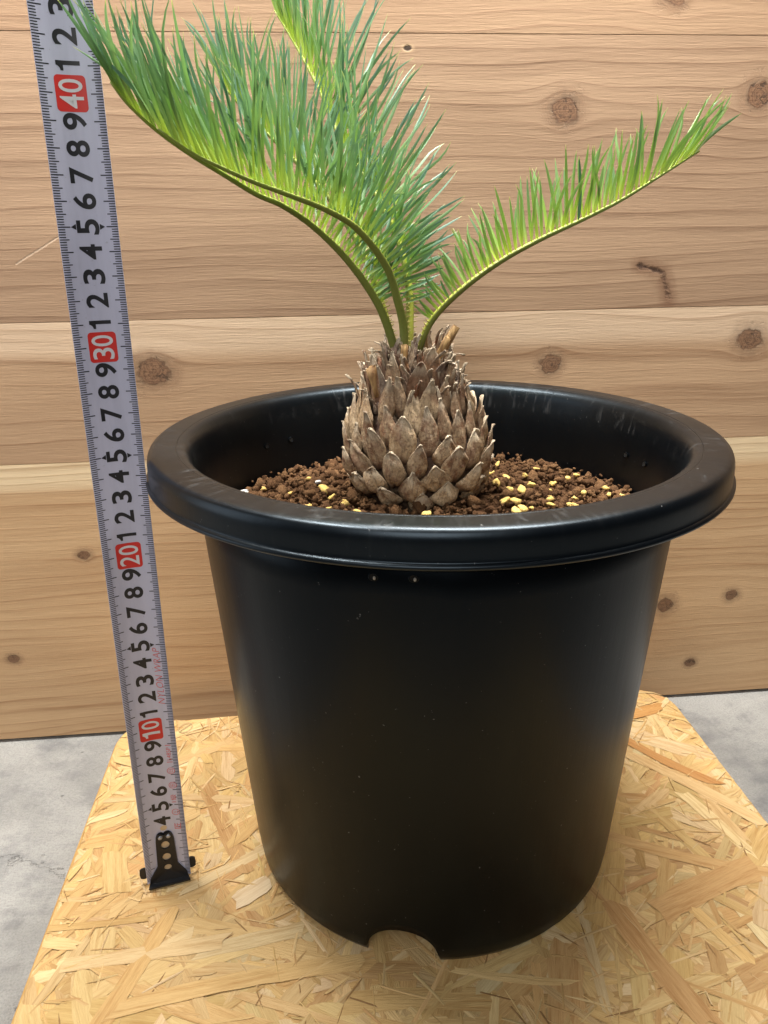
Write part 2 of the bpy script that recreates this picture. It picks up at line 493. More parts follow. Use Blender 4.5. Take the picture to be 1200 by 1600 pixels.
# ================================================================== POT
def ico(sub):
    bm = bmesh.new(); bmesh.ops.create_icosphere(bm, subdivisions=sub, radius=1.0)
    v = np.array([p.co[:] for p in bm.verts]); f = [tuple(q.index for q in fc.verts) for fc in bm.faces]
    bm.free(); return v, np.array(f)
ICO_V, ICO_F = ico(2)
MAT_GLINT = plain('pale_glint', (0.34, 0.32, 0.28), .5)
m = Mat('black_plastic')
x, y, z = m.coords()
P = m.vec(x, y, z)
th = m.node('ShaderNodeMath', operation='ARCTAN2'); m.link(y, th.inputs[0]); m.link(x, th.inputs[1])
th = S(m.nt, th.outputs[0])
rad = (x*x + y*y).sqrt()
vs = m.noise(m.vec(th*26.0, z*0.10, 0.0), 1.0, 4, 0.65)
scuff = m.noise(m.vec(th*11.0, rad*0.9, z*0.8), 1.0, 5, 0.7, 0.8)
dust = m.noise(P, 0.25, 4, 0.6)
top = z.ramp(22.0, 23.0)
lip = z.ramp(23.4, 23.7)
rub = m.noise(m.vec(th*38.0, rad*0.55, z*0.5), 1.0, 3, 0.6, 0.4).ramp(0.52, 0.74)*m.noise(P, 0.16, 2).ramp(0.45, 0.62)
sc = (scuff.ramp(0.54, 0.80)*dust.ramp(0.38, 0.62)).max(rub*0.8)*lip*(rad.ramp(14.35, 14.0)*0.9+0.1)
col = m.mix(dust.ramp(0.35, 0.7)*0.5, (0.0010, 0.0014, 0.0021), (0.0022, 0.0026, 0.0034))
col = m.mix(sc*0.42, col, (0.12, 0.12, 0.12))
spk = m.noise(P, 5.5, 2, 0.5).ramp(0.745, 0.775)
col = m.mix(spk*0.35, col, (0.30, 0.30, 0.30))
m.color(col)
m.rough(0.255 + vs*0.10 + sc*0.16 + dust*0.05)
m.spec(0.19)
m.bsdf.inputs['Specular Tint'].default_value = (0.66, 0.84, 1.0, 1)
m.bump(vs*0.6 + m.noise(P, 9.0, 3)*0.25 + scuff*0.3*lip, 0.10, 0.0008)
MAT_POT = m.mat
MAT_RIM = MAT_POT.copy(); MAT_RIM.name = 'glossy_black_plastic'
MAT_RIM.node_tree.nodes['Principled BSDF'].inputs['Specular IOR Level'].default_value = 0.48

def pot():
    root = empty('plant_pot', (0, 0, 0))
    tag(root, 'large round black plastic plant pot with wide rolled rim', 'plant pot')
    n = 480
    ang = [2*math.pi*i/n for i in range(n)]
    notch_c = [math.radians(a) for a in (-100.5, -10.5, 79.5, 169.5)]
    def zb(a):
        best = 0.0
        for c in notch_c:
            d = (a-c+math.pi) % (2*math.pi) - math.pi
            s = d*10.5
            if abs(s) < 1.86: best = max(best, 2.28*math.sqrt(max(0, 1-(s/1.86)**2))**0.9)
        return best
    rad = lambda z: float(np.interp(z, [0, 2, 5, 8, 14, 20, 23.5], [10.55, 10.74, 10.96, 11.18, 11.62, 12.07, 12.33])) - (0.26*(1-z/0.7)**2 if z < 0.7 else 0)
    # outside and inside of the side wall as one shell
    rows = [0, .02, .05, .1, .16, .24, .34, .46, .6, .75, .9, 1.0]
    zt = 23.40
    v = []
    for side in (0, 1):
        rr = rows if side == 0 else rows[::-1]
        for q in rr:
            for a in ang:
                b = zb(a); z = b + (zt-b)*q
                r = rad(z) - (0.12 if side else 0.0)
                v.append((r*math.cos(a), r*math.sin(a), z))
    nr = len(rows)*2
    f = grid_faces(n, nr, True)
    f += [((nr-1)*n+i, (nr-1)*n+(i+1) % n, (i+1) % n, i) for i in range(n)]
    me = mesh('pot_side', v, f)
    body = link_obj('pot_side', me, MAT_POT, root)
    # small drainage/wire holes below the rim: dark bored sockets with a moulded lip
    hm = plain('bored_hole', (0.003, 0.003, 0.003), 0.9)
    for hx, hy, hz, inner in ((-2.93, -11.8, 22.05, 0), (-1.36, -12.0, 22.1, 0), (-8.21, 7.9, 22.3, 1), (-9.43, 6.4, 22.3, 1), (10.75, 3.8, 22.3, 1), (11.22, 2.04, 22.3, 1)):
        a = math.atan2(hy, hx); r0 = rad(hz) + (0.0 if not inner else -0.27); s = -1 if inner else 1
        er = Vector((math.cos(a), math.sin(a), 0)); et = Vector((-math.sin(a), math.cos(a), 0)); ez = Vector((0, 0, 1))
        C0 = er*r0 + ez*hz; ring = []; N = 20
        for rr_, o in ((0.21, 0.0), (0.19, 0.02), (0.165, 0.025), (0.15, 0.012), (0.145, -0.06)):
            ring += [C0 + et*(rr_*math.cos(2*math.pi*k/N)) + ez*(rr_*0.85*math.sin(2*math.pi*k/N)) + er*(o*s) for k in range(N)]
        b = MB(); b.add(ring, grid_faces(N, 5, True)); b.build('wire_hole', MAT_POT, root)
        b = MB(); b.add([C0 + et*(.15*math.cos(2*math.pi*k/N)) + ez*(.13*math.sin(2*math.pi*k/N)) + er*(.012*s) for k in range(N)], [tuple(range(N))]); b.build('hole_bore', hm, root)
        if not inner:  # pale bead as a painted glint in the hole
            b = MB(); b.add([C0 + et*(q[0]*.06+.05) + ez*(q[1]*.09-.03) + er*(.03+q[2]*.03) for q in ICO_V], ICO_F.tolist()); b.build('hole_glint', MAT_GLINT, root)
    # raised inner floor
    v, f = lathe([(0.02, 3.8), (4, 3.8), (8.2, 3.8), (8.9, 3.7), (9.9, 3.7), (10.70, 3.6)], 96)
    link_obj('pot_floor', mesh('pot_floor', v, f), MAT_POT, root)
    # rolled rim
    prof = [(12.36, 23.30), (12.8, 23.42), (13.9, 23.50), (14.40, 23.46), (14.56, 23.50), (14.58, 23.62), (14.50, 23.70), (14.44, 23.76),
            (14.44, 24.20), (14.43, 24.52), (14.38, 24.72), (14.28, 24.87), (14.12, 24.95), (13.9, 24.975), (13.5, 24.98), (13.06, 24.975),
            (13.03, 24.955), (12.99, 24.97), (12.78, 24.93), (12.60, 24.82), (12.46, 24.62), (12.36, 24.36), (12.28, 24.0), (12.19, 23.5), (12.11, 22.9), (12.0, 21.8), (11.90, 20.5), (11.82, 19.6)]
    prof = smooth_profile(prof, 3)
    v, f = lathe(prof, 320)
    link_obj('rim', mesh('rim', v, f), MAT_RIM, root)
    return root
pot()

# ================================================================== SOIL
m = Mat('akadama_soil')
gc = m.attr('gcol'); x, y, z = m.coords(); P = m.vec(x, y, z)
n1 = m.noise(P, 2.2, 4, 0.6); n2 = m.noise(P, 11.0, 4, 0.7)
c1 = m.mix(gc, (0.085, 0.042, 0.020), (0.235, 0.130, 0.062))
col = m.mix(n2.ramp(0.35, 0.7)*0.6, c1, (0.085, 0.040, 0.018))
col = m.mix(n1.ramp(0.55, 0.75)*0.35, col, (0.30, 0.175, 0.09))
m.color(col); m.rough(0.95); m.spec(0.15)
m.bump(n2 + n1*0.6, 0.9, 0.0016)
MAT_SOIL = m.mat

def lump(seed, amp=0.28, squash=(1, .85, .75)):
    r = np.random.default_rng(seed); v = ICO_V.copy(); d = np.zeros(len(v))
    for k in range(14):
        a = r.normal(size=3); a /= np.linalg.norm(a); fr = r.uniform(1.5, 6.0)
        d += np.sin(v@a*fr + r.uniform(0, 6.28))*amp/ (0.6+0.35*fr)*r.uniform(.5, 1)
    for k in range(5):   # broken flat faces
        a = r.normal(size=3); a /= np.linalg.norm(a); c = r.uniform(.62, .9); pr = v@a
        d -= np.clip(pr-c, 0, None)*0.8
    return v*(1+d)[:, None]*np.array(squash)
LUMPS = [lump(100+i, 0.26) for i in range(10)]
TRX, TRY = -0.95, 3.3     # trunk axis
def soil_h(px, py):
    d = math.hypot(px-TRX, py-TRY)
    return 20.50 + 0.25*math.exp(-((d-4)/2.2)**2) + 0.10*math.sin(px*1.1+.5)*math.cos(py*.9)
def rot_rand():
    q = rng.normal(size=4); q /= np.linalg.norm(q); w_, a, b, c = q
    return np.array([[1-2*(b*b+c*c), 2*(a*b-c*w_), 2*(a*c+b*w_)], [2*(a*b+c*w_), 1-2*(a*a+c*c), 2*(b*c-a*w_)], [2*(a*c-b*w_), 2*(b*c+a*w_), 1-2*(a*a+b*b)]])
def soil():
    VV = []; FF = []; GG = []; off = 0
    n = 0
    while n < 4800:
        a = rng.uniform(0, 2*math.pi); r = 11.9*math.sqrt(rng.uniform(0, 1)); px, py = r*math.cos(a), r*math.sin(a)
        if math.hypot(px-TRX, py-TRY) < 3.3: n += 1; continue
        s = float(np.clip(rng.lognormal(-1.64, 0.36), .08, .42))
        if n > 3000: s = rng.uniform(.06, .14)
        if r + s*.8 > 11.85: n += 1; continue
        h = soil_h(px, py) + rng.uniform(-.42, .05) + (0.12 if n > 3000 else 0.0)
        v = (LUMPS[rng.integers(10)]*s)@rot_rand().T + np.array([px, py, h])
        VV.append(v); FF.append(ICO_F+off); off += len(v)
        GG.append(np.full(len(v), rng.uniform(0, 1)**1.4)); n += 1
    # bed under the pellets
    K = 60
    bed = [(0, 0, 20.12)] + [(11.88*math.cos(2*math.pi*k/K), 11.88*math.sin(2*math.pi*k/K), 20.1) for k in range(K)]
    VV.append(np.array(bed)); FF.append(np.array([(off, off+1+k, off+1+(k+1) % K) for k in range(K)])); GG.append(np.zeros(len(bed)))
    V = np.concatenate(VV)*CM; F = np.concatenate(FF)
    me = bpy.data.meshes.new('soil'); me.vertices.add(len(V)); me.vertices.foreach_set('co', V.ravel())
    me.loops.add(F.size); me.loops.foreach_set('vertex_index', F.ravel().astype(np.int32))
    me.polygons.add(len(F)); me.polygons.foreach_set('loop_start', np.arange(0, F.size, 3, dtype=np.int32))
    me.polygons.foreach_set('use_smooth', np.ones(len(F), dtype=bool))
    at = me.attributes.new('gcol', 'FLOAT', 'POINT'); at.data.foreach_set('value', np.concatenate(GG).astype(np.float32))
    me.update(calc_edges=True); me.validate()
    o = link_obj('soil', me, MAT_SOIL)
    tag(o, 'crumbly brown soil pellets filling the black pot', 'soil', kind='stuff')
soil()

# ---- yellow pumice grains and two white ones, each a thing
m = Mat('yellow_pumice'); x, y, z = m.coords(); P = m.vec(x, y, z)
n1 = m.noise(P, 6, 4, .6); m.color(m.mix(n1.ramp(.35, .7), (0.76, 0.50, 0.12), (0.86, 0.66, 0.25))); m.rough(.85); m.bump(n1 + m.noise(P, 25, 3)*.6, .6, .0008)
MAT_YEL = m.mat
m = Mat('white_perlite'); x, y, z = m.coords(); P = m.vec(x, y, z)
n1 = m.noise(P, 7, 4, .6); m.color(m.mix(n1, (0.66, 0.64, 0.60), (0.85, 0.84, 0.82))); m.rough(.8); m.bump(n1, .6, .0008)
MAT_WHT = m.mat
YL = []
for i in range(6):
    YL.append(mesh('pumice_grain', lump(300+i, .42, (1, .75, .66)), ICO_F)); YL[-1].materials.append(MAT_YEL)
grains = [(-7.2, 4.94), (-4.84, .1), (-5.65, -.6), (-5.9, -1.2), (-3.98, -1.45), (-6.81, .15), (-8.89, -.1), (-9.8, 3.65), (-5.6, .97),
          (-2.09, -2.91), (-.4, -1.74), (1.23, -2.73), (.51, -2.52), (3.43, -2.42), (3.2, -1.65), (3.94, .58), (4.64, -.49), (5.18, -.51),
          (5.96, -1.53), (6.44, 1.15), (6.78, 2.74), (7.81, 1.0), (8.17, 4.67), (7.46, -.27), (9.99, 2.64), (5.72, 5.41), (4.56, 4.28), (4.45, 7.81),
          (4.39, .56), (3.98, -2.62), (4.44, 2.35), (9.92, 1.83), (3.68, 5.08), (10.5, 1.47), (5.1, 2.0), (6.3, -.2), (7.2, 4.0), (8.6, 2.1), (9.2, .2), (5.9, 3.6), (4.3, -1.3), (7.0, -1.2), (8.9, 5.4), (3.7, 3.0), (6.6, 6.4), (-8.0, 2.2), (-6.2, 2.6)]
for i, (px, py) in enumerate(grains):
    o = bpy.data.objects.new('pumice_grain', YL[i % 6]); COL.objects.link(o)
    s = random.uniform(.14, .29); o.scale = (s, s, s)
    o.rotation_euler = (random.uniform(-.4, .4), random.uniform(-.4, .4), random.uniform(0, 6.28))
    o.location = Vector((px, py, soil_h(px, py)+.20))*CM
    if px < -3: tag(o, 'small yellow pumice grain on the soil left of the trunk', 'pebble', 'yellow grains left of the trunk')
    elif px < 2: tag(o, 'small yellow pumice grain on the soil in front of the trunk', 'pebble', 'yellow grains in front of the trunk')
    else: tag(o, 'small yellow pumice grain on the soil right of the trunk', 'pebble', 'yellow grains right of the trunk')
for (px, py), s, lb in (((-10.75, 3.0), .36, 'white perlite lump at the left edge of the soil against the pot'), ((-6.57, 3.91), .17, 'tiny white perlite crumb on the soil near a yellow grain')):
    me = mesh('perlite_lump', lump(410+int(s*100), .2, (1, .8, .7)), ICO_F)
    o = link_obj('perlite_lump', me, MAT_WHT); o.scale = (s, s, s); o.location = Vector((px, py, soil_h(px, py)+.18))*CM
    tag(o, lb, 'pebble')

# ================================================================== CYCAD
cycad = empty('sago_palm', (TRX, TRY, 20.7))
tag(cycad, 'young sago palm with scaly trunk and green feathery fronds', 'plant')
OFF = Vector((-TRX, -TRY, -20.7))
def local(p): return Vector(p) + OFF

# trunk
m = Mat('dry_leaf_base')
sc_ = m.attr('scol', 'Vector'); fu = m.attr('suv', 'Vector')
sx = m.node('ShaderNodeSeparateXYZ'); m.link(fu, sx.inputs[0]); u, w, rr = [S(m.nt, o) for o in sx.outputs]
x, y, z = m.coords(); P = m.vec(x, y, z)
n1 = m.noise(P, 1.6, 5, .65); n2 = m.noise(P, 7.0, 5, .7); fibn = m.noise(m.vec(u*9.0, w*1.6, rr*50.0), 1.0, 4, .7)
low = z.ramp(6.4, 3.6)*.75 + .25
col = m.mix(n1.ramp(.38, .58)*.68*low, sc_, (0.72, 0.55, 0.345))
col = m.mix(n2.ramp(.48, .66)*.65, col, (0.13, 0.070, 0.04))
col = m.mix(fibn.ramp(.48, .70)*.6, col, (0.12, 0.07, 0.045))
col = m.mix(m.noise(m.vec(x*.9, y*.9, z*.9 + rr*9.0), 1.0, 2, .5).ramp(.55, .68)*.6, col, (0.20, 0.085, 0.045))
col = m.mix(n2.ramp(.42, .30)*.55, col, (0.72, 0.63, 0.49))
tipa = m.attr('stip'); col = m.mix(tipa.ramp(.62, .96)*n1.ramp(.30, .50)*.75, col, (0.76, 0.65, 0.48))
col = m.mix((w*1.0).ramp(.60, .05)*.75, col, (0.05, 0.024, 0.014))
m.color(col); m.rough(.58); m.spec(.45)
m.bump(n2*.6 + fibn*.6 + n1*.5, .9, .0018)
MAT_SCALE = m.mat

def barrel_r(z):
    zs = [20.0, 20.7, 21.5, 22.5, 23.5, 24.5, 25.6, 26.6, 27.6, 28.4, 29.2]
    rs = [2.80, 3.12, 3.48, 3.72, 3.66, 3.26, 2.55, 2.05, 1.66, 1.25, 0.8]
    return float(np.interp(z, zs, rs))
def barrel_cx(z): return float(np.interp(z, [20, 22, 27, 29], [-.76, -.80, -1.08, -1.02]))

def trunk():
    zs = np.linspace(19.9, 27.9, 26); prof = []
    v = []; n = 48
    for zz in zs:
        for k in range(n):
            a = 2*math.pi*k/n; r = barrel_r(zz)-.16; v.append(local((barrel_cx(zz)+r*math.cos(a), TRY+r*math.sin(a), zz)))
    f = grid_faces(n, len(zs), True) + [tuple((len(zs)-1)*n+k for k in range(n))]
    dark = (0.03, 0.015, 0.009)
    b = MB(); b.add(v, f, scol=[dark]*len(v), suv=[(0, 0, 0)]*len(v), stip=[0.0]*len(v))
    tr = b.build('trunk', MAT_SCALE, cycad)
    b = MB(); r = random.Random(5)
    def scale(a, z0, L, W, bulge, tilt, curl, col, roll=0.0, side=0.0, rr=None, tip=1.0):
        nu, nv = 13, 22
        lumps = [(r.uniform(3, 9), r.uniform(2, 8), r.uniform(0, 6.28), r.uniform(.3, 1)) for _ in range(5)]
        R0 = barrel_r(z0) if rr is None else rr
        er = Vector((math.cos(a), math.sin(a), 0)); et = Vector((-math.sin(a), math.cos(a), 0)); ez = Vector((0, 0, 1))
        dz = .3; slope = (barrel_r(z0+dz+.8)-barrel_r(z0-dz+.8))/(2*dz)
        up = (ez + er*(slope*0.85 + tilt)).normalized(); nrm = (er - up*er.dot(up)).normalized()
        C = Vector((barrel_cx(z0), TRY, z0)) + er*R0
        up2 = (up*math.cos(roll) + et*math.sin(roll)).normalized(); et2 = (et*math.cos(roll) - up*math.sin(roll)).normalized()
        ph = r.uniform(0, 6.28); ph2 = r.uniform(0, 6.28); skew = r.uniform(-.25, .25); seed = r.random()
        vs = []; uv = []
        for j in range(nv):
            t = j/(nv-1)
            if t < .38: wv = .50 + .50*math.sin(t/.38*math.pi/2)
            else:
                q = (t-.38)/.62; wv = (1-q**(1.12*tip))*.94 + .06
            wv *= W*(1 + .07*math.sin(9*t+ph))
            for i in range(nu):
                s = -1+2*i/(nu-1)
                bu = bulge*(math.sin(math.pi*min(1, t*1.02+.06))**.75)*(1-abs(s)**2.2) + .05*math.sin(7*s+ph2+5*t)*bulge + .036*sum(am*math.sin(fa*s + fb*t*2 + pp) for fa, fb, pp, am in lumps)*(.5+bulge) + r.uniform(-.016, .016)
                ridge = .10*bulge*math.exp(-(s*5)**2)*(1 if t > .3 else t/.3)
                edge = (-0.16 + .30*t)*W*abs(s)**3
                out = bu + ridge + edge + curl*t**3.2
                vs.append(local(C + et2*(s*wv + skew*W*t*t + side*t**2) + up2*(L*t - abs(curl)*.35*t**4) + nrm*out)); uv.append((s*W, L*t, seed))
        fs = grid_faces(nu, nv)
        cv = []
        for j in range(nv):
            t = j/(nv-1)
            for i in range(nu): cv.append(col)
        b.add(vs, fs, scol=cv, suv=uv, stip=[(q_//nu)/(nv-1) for q_ in range(nu*nv)])
    GA = math.radians(137.508)
    N = 100
    tans = [(0.44, 0.28, 0.145), (0.29, 0.165, 0.085), (0.54, 0.38, 0.22), (0.22, 0.105, 0.052), (0.36, 0.23, 0.13), (0.28, 0.14, 0.07)]
    for k in range(N):
        q = k/N; z0 = 20.05 + 6.3*q + r.uniform(-.1, .1); a = k*GA + r.uniform(-.06, .06)
        big = 1-q
        W = (.50 + .38*big)*r.uniform(.70, 1.15); L = (2.0 + .75*q)*r.uniform(.85, 1.15)
        scale(a, z0, L, W, (.32*big+.16)*r.uniform(.6, 1.3), .22+.08*q + r.uniform(-.05, .08), r.uniform(-.05, .34)+.35*q*r.random(), r.choice(tans), r.uniform(-.12, .12), r.uniform(-.12, .12)*q, tip=r.choice((r.uniform(.8, 1.2), r.uniform(1.2, 1.9), r.uniform(1.6, 2.6))))
    # dried upper bases and bud scales, thinner and curled
    greys = [(0.29, 0.19, 0.125), (0.21, 0.125, 0.08), (0.40, 0.29, 0.195), (0.24, 0.085, 0.035), (0.36, 0.16, 0.055), (0.30, 0.22, 0.175)]
    for k in range(120):
        q = (k/120)**.9; z0 = 25.0 + 3.1*q + r.uniform(-.15, .15); a = k*GA + 1.1 + r.uniform(-.2, .2)
        W = r.uniform(.16, .44)*(1-.35*q); L = r.uniform(1.2, 2.9)*(1-.35*q)
        scale(a, z0, L, W, r.uniform(.03, .14), r.uniform(.08, .62), r.choice((r.uniform(-.2, .3), r.uniform(.4, 1.2), r.uniform(.2, .7))), r.choice(greys), r.uniform(-.28, .28), r.uniform(-.3, .3), tip=r.uniform(.8, 1.6))
    for k in range(46):  # upright bud scales between the stalks
        q = k/46; rr_ = .35 + 1.5*q; z0 = 27.9 - .55*q + r.uniform(-.2, .2); a = k*GA + r.uniform(-.3, .3)
        scale(a, z0, r.uniform(.9, 1.7), r.uniform(.18, .38), r.uniform(.03, .10), r.uniform(.0, .22), r.choice((r.uniform(-.05, .2), r.uniform(.2, .6))), r.choice(greys), r.uniform(-.25, .25), r.uniform(-.25, .25), rr=rr_, tip=r.uniform(.9, 1.5))
    for k in range(26):  # ragged wisps
        z0 = r.uniform(25.4, 28.2); a = r.uniform(0, 6.28)
        scale(a, z0, r.uniform(1.0, 2.3), r.uniform(.05, .16), .02, r.uniform(.2, .9), r.uniform(-.3, 1.1), r.choice(greys[:3]), r.uniform(-.5, .5), r.uniform(-.4, .4))
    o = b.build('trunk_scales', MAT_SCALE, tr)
    md = o.modifiers.new('thickness', 'SOLIDIFY'); md.thickness = .055*CM; md.offset = -1
trunk()

# cut leaf stalks
m = Mat('cut_stalk'); x, y, z = m.coords(); P = m.vec(x, y, z)
n1 = m.noise(m.vec(x*3, y*3, z*.5), 1.5, 4, .6)
m.color(m.mix(n1.ramp(.3, .7), (0.56, 0.36, 0.15), (0.27, 0.145, 0.06))); m.rough(.6); m.bump(n1, .5, .001)
MAT_STUB = m.mat
def stub(p0, p1, r0, r1, flat=.6):
    p0 = local(p0); p1 = local(p1); d = p1-p0; side = Vector((.12, .05, 0))*d.length*.4
    pts = [p0, p0+d*.35+side*.2, p0+d*.7+side*.1, p1, p1+d.normalized()*.02, p1-d.normalized()*.02, p1-d.normalized()*.18]
    rad = [r0, r0*.9, (r0+r1)/2, r1, r1*.86, r1*.62, r1*.35]
    v, f = tube(pts, rad, 14, flat)
    rr = random.Random(len(f)+int(r0*100)); v = [p+Vector((rr.uniform(-.02, .02), rr.uniform(-.02, .02), rr.uniform(-.04, .04))) for p in v]
    b = MB(); b.add(v, f); b.build('cut_stalk', MAT_STUB, cycad)
stub((-.15, 2.3, 27.6), (1.25, 2.5, 29.85), .34, .26)
stub((-.1, 2.1, 27.6), (.78, 2.0, 29.35), .27, .22)
stub((-2.85, 1.75, 26.4), (-3.3, 1.6, 27.9), .36, .33, .5)
stub((-.5, 3.6, 28.0), (-.25, 3.7, 29.75), .26, .2)
stub((-1.55, 1.9, 28.0), (-1.50, 1.85, 29.0), .26, .22)

# fronds
m = Mat('frond_green')
lt = m.attr('lt'); lr = m.attr('lr'); lb = m.attr('lb')
x, y, z = m.coords(); P = m.vec(x, y, z)
n1 = m.noise(P, 1.2, 3, .6)
gA = m.mix(lb, (0.40, 0.54, 0.06), (0.46, 0.57, 0.07))
gB = m.mix(lb, (0.125, 0.265, 0.090), (0.245, 0.400, 0.055))
gC = m.mix(lb, (0.115, 0.235, 0.180), (0.195, 0.345, 0.090))
col = m.mix(lt.ramp(0.0, .36), gA, gB)
col = m.mix(lt.ramp(.30, .80), col, gC)
col = m.mix((lr-.5).abs()*1.25, col, m.mix(lr.ramp(.4, .6), (0.055, 0.135, 0.085), (0.22, 0.36, 0.15)))
col = m.mix(n1.ramp(.5, .75)*.25, col, (0.16, 0.30, 0.16))
col = m.mix(lt.ramp(.93, 1.0)*.85, col, (0.60, 0.60, 0.24))
m.color(col); m.rough(.36); m.spec(.6)
tr_ = m.node('ShaderNodeBsdfTranslucent'); m.link(m.mix(1.0, col, (1.1, 1.15, .6), 'MULTIPLY'), tr_.inputs['Color'])
ms = m.node('ShaderNodeMixShader'); ms.inputs[0].default_value = .27
m.link(m.bsdf.outputs[0], ms.inputs[1]); m.link(tr_.outputs[0], ms.inputs[2]); m.link(ms.outputs[0], m.out.inputs['Surface'])
MAT_LEAF = m.mat
m = Mat('rachis_green'); rt = m.attr('rt'); ru = m.attr('ru'); x, y, z = m.coords()
n1 = m.noise(m.vec(x*2, y*2, z*2), 1.5, 4, .6)
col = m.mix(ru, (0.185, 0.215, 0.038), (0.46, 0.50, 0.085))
col = m.mix(rt.ramp(.25, .8)*.6, col, (0.24, 0.34, 0.045))
col = m.mix(rt.ramp(.10, .0)*.6, col, (0.115, 0.09, 0.03))
col = m.mix(n1.ramp(.5, .7)*.25, col, (0.09, 0.075, 0.02))
m.color(col); m.rough(.45); m.bump(n1, .3, .0006)
MAT_RACH = m.mat
m = Mat('prickle_yellow'); m.color((0.55, 0.48, 0.16)); m.rough(.5); MAT_PRICK = m.mat

def frond(pts, s0, lens, half, spacing, bright, seed, phi=(20, 40), ang=(90, 76, 66, 48, 20), r0=.225, r1=.05, tip_fan=True):
    r = random.Random(seed)
    raw = smooth_profile(pts, 24); raw = [Vector(p) for p in raw]
    acc = [0]
    for a, b_ in zip(raw, raw[1:]): acc.append(acc[-1]+(b_-a).length)
    Lt = acc[-1]
    def at(s):
        i = int(np.searchsorted(acc, min(max(s, 0), Lt)) ); i = max(1, min(i, len(raw)-1))
        q = (s-acc[i-1])/max(1e-6, acc[i]-acc[i-1]); return raw[i-1].lerp(raw[i], q)
    def frame(s):
        T = (at(min(s+.35, Lt)) - at(max(s-.35, 0))).normalized()
        hh = raw[-1]-raw[0]; hh.z = 0; hh.normalize()
        Th = T.dot(hh)
        N = Vector((0, 0, 1))*Th - hh*T.z
        N = (N - T*N.dot(T)).normalized(); return T, N, T.cross(N).normalized()
    # rachis: a tube flattened on its upper side
    b = MB(); n = 12; K = 70; vs = []; rt = []; ru = []
    for j in range(K):
        s = Lt*j/(K-1); T, N, B = frame(s); q = j/(K-1); rr = r0*(1-q)**.8 + r1
        for k in range(n):
            a = 2*math.pi*k/n; up = math.sin(a)
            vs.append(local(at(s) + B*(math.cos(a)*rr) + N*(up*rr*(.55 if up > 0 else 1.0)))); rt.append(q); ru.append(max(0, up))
    b.add(vs, grid_faces(n, K, True) + [tuple((K-1)*n+k for k in range(n))], rt=rt, ru=ru)
    fr = b.build('frond', MAT_RACH, cycad)
    # prickles on the bare stalk
    b = MB(); s = Lt*.04
    while s < s0:
        T, N, B = frame(s); q = s/s0
        for sd in (-1, 1):
            if r.random() < .1: continue
            base = at(s) + B*(sd*(r0*.85)) + N*.05; ln = .16 + .32*q*q*r.uniform(.7, 1.3)
            d = (N*.55 + B*(sd*.8) + T*r.uniform(-.2, .3)).normalized()
            v, f = tube([local(base), local(base+d*ln*.5), local(base+d*ln+T*.03)], [.045, .034, .006], 5); b.add(v, f)
        s += r.uniform(.20, .30)
    b.build('prickles', MAT_PRICK, fr)
    # leaflets
    b = MB(); nv = 11
    def leaflet(base, d0, T, N, L, Wd, curve, tw, sd):
        wd = (T - d0*T.dot(d0)).normalized(); nn = wd.cross(d0).normalized()
        wd2 = (wd*math.cos(tw) + nn*math.sin(tw)).normalized()
        lr = r.gauss(.5, .24); lbv = min(1, max(0, bright + r.gauss(0, .13)))
        vs = []; lt = []; hook = r.choice((0, 1))*r.uniform(-.55, .55); lat = r.gauss(0, .11)
        for j in range(nv):
            t = j/(nv-1)
            w_ = Wd*min(1, .42+t*5)*(1-t**4.5)**.8 + .006
            P = base + d0*(L*t) + T*(curve*L*t*t) + N*(.06*L*t*t) + wd2*(lat*L*t*t + hook*L*max(0, t-.72)**2*3) + nn*(lat*.6*L*t*t)
            dirw = wd2; nm = dirw.cross(d0).normalized()*(1 if sd > 0 else -1)
            for s_, lift in ((-1, .0), (0, .32), (1, .0)):
                vs.append(local(P + dirw*(s_*w_) + nm*(-lift*w_))); lt.append(t)
        b.add(vs, grid_faces(3, nv), lt=lt, lr=[lr]*len(vs), lb=[lbv]*len(vs))
    s = s0; i = 0
    while s < Lt*.995:
        q = (s-s0)/(Lt-s0); T, N, B = frame(s)
        L0 = float(np.interp(q, [0, .12, .35, .7, .9, 1], lens))
        for sd in (-1, 1):
            if r.random() < .02: continue
            th = math.radians(float(np.interp(q, [0, .3, .6, .82, 1], ang)) + r.gauss(0, 4.6))
            ph = math.radians(r.uniform(*phi)*(1-.55*q))
            d0 = (T*math.cos(th) + (N*math.cos(ph) + B*(sd*math.sin(ph)))*math.sin(th)).normalized()
            L = L0*r.uniform(.80, 1.12)*(r.uniform(.5, .8) if r.random() < .05 else 1)
            rr = (r0*(1-s/Lt)**.8 + r1)
            base = at(s + r.uniform(-.05, .05)) + B*(sd*rr*.55) + N*rr*.35
            leaflet(base, d0, T, N, L, half*r.uniform(.82, 1.12)*(1 if L0 > 2 else .85), r.uniform(-.02, .10), r.uniform(-.7, .7), sd)
        s += spacing*r.uniform(.9, 1.1); i += 1
    b.build('leaflets', MAT_LEAF, fr)
    return fr
A = [(-1.49, 2.6, 28.2), (-1.52, 2.5, 29.9), (-1.81, 2.2, 31.24), (-2.39, 1.6, 33.01), (-3.71, 0.4, 34.75), (-5.12, -0.8, 35.64), (-6.69, -2.2, 36.26), (-7.92, -3.2, 36.7), (-9.05, -4.2, 37.2), (-10.12, -5.1, 37.75), (-11.1, -6.0, 38.5)]
Bp = [(-1.85, 2.8, 28.2), (-2.4, 2.6, 30.06), (-3.04, 2.3, 31.47), (-4.28, 1.6, 33.28), (-5.74, 0.7, 34.81), (-7.11, -0.3, 35.82), (-8.27, -1.2, 36.35), (-9.44, -2.3, 37.1), (-10.6, -3.4, 37.85), (-11.6, -4.6, 38.65), (-12.3, -5.7, 39.45), (-12.65, -6.3, 40.1)]
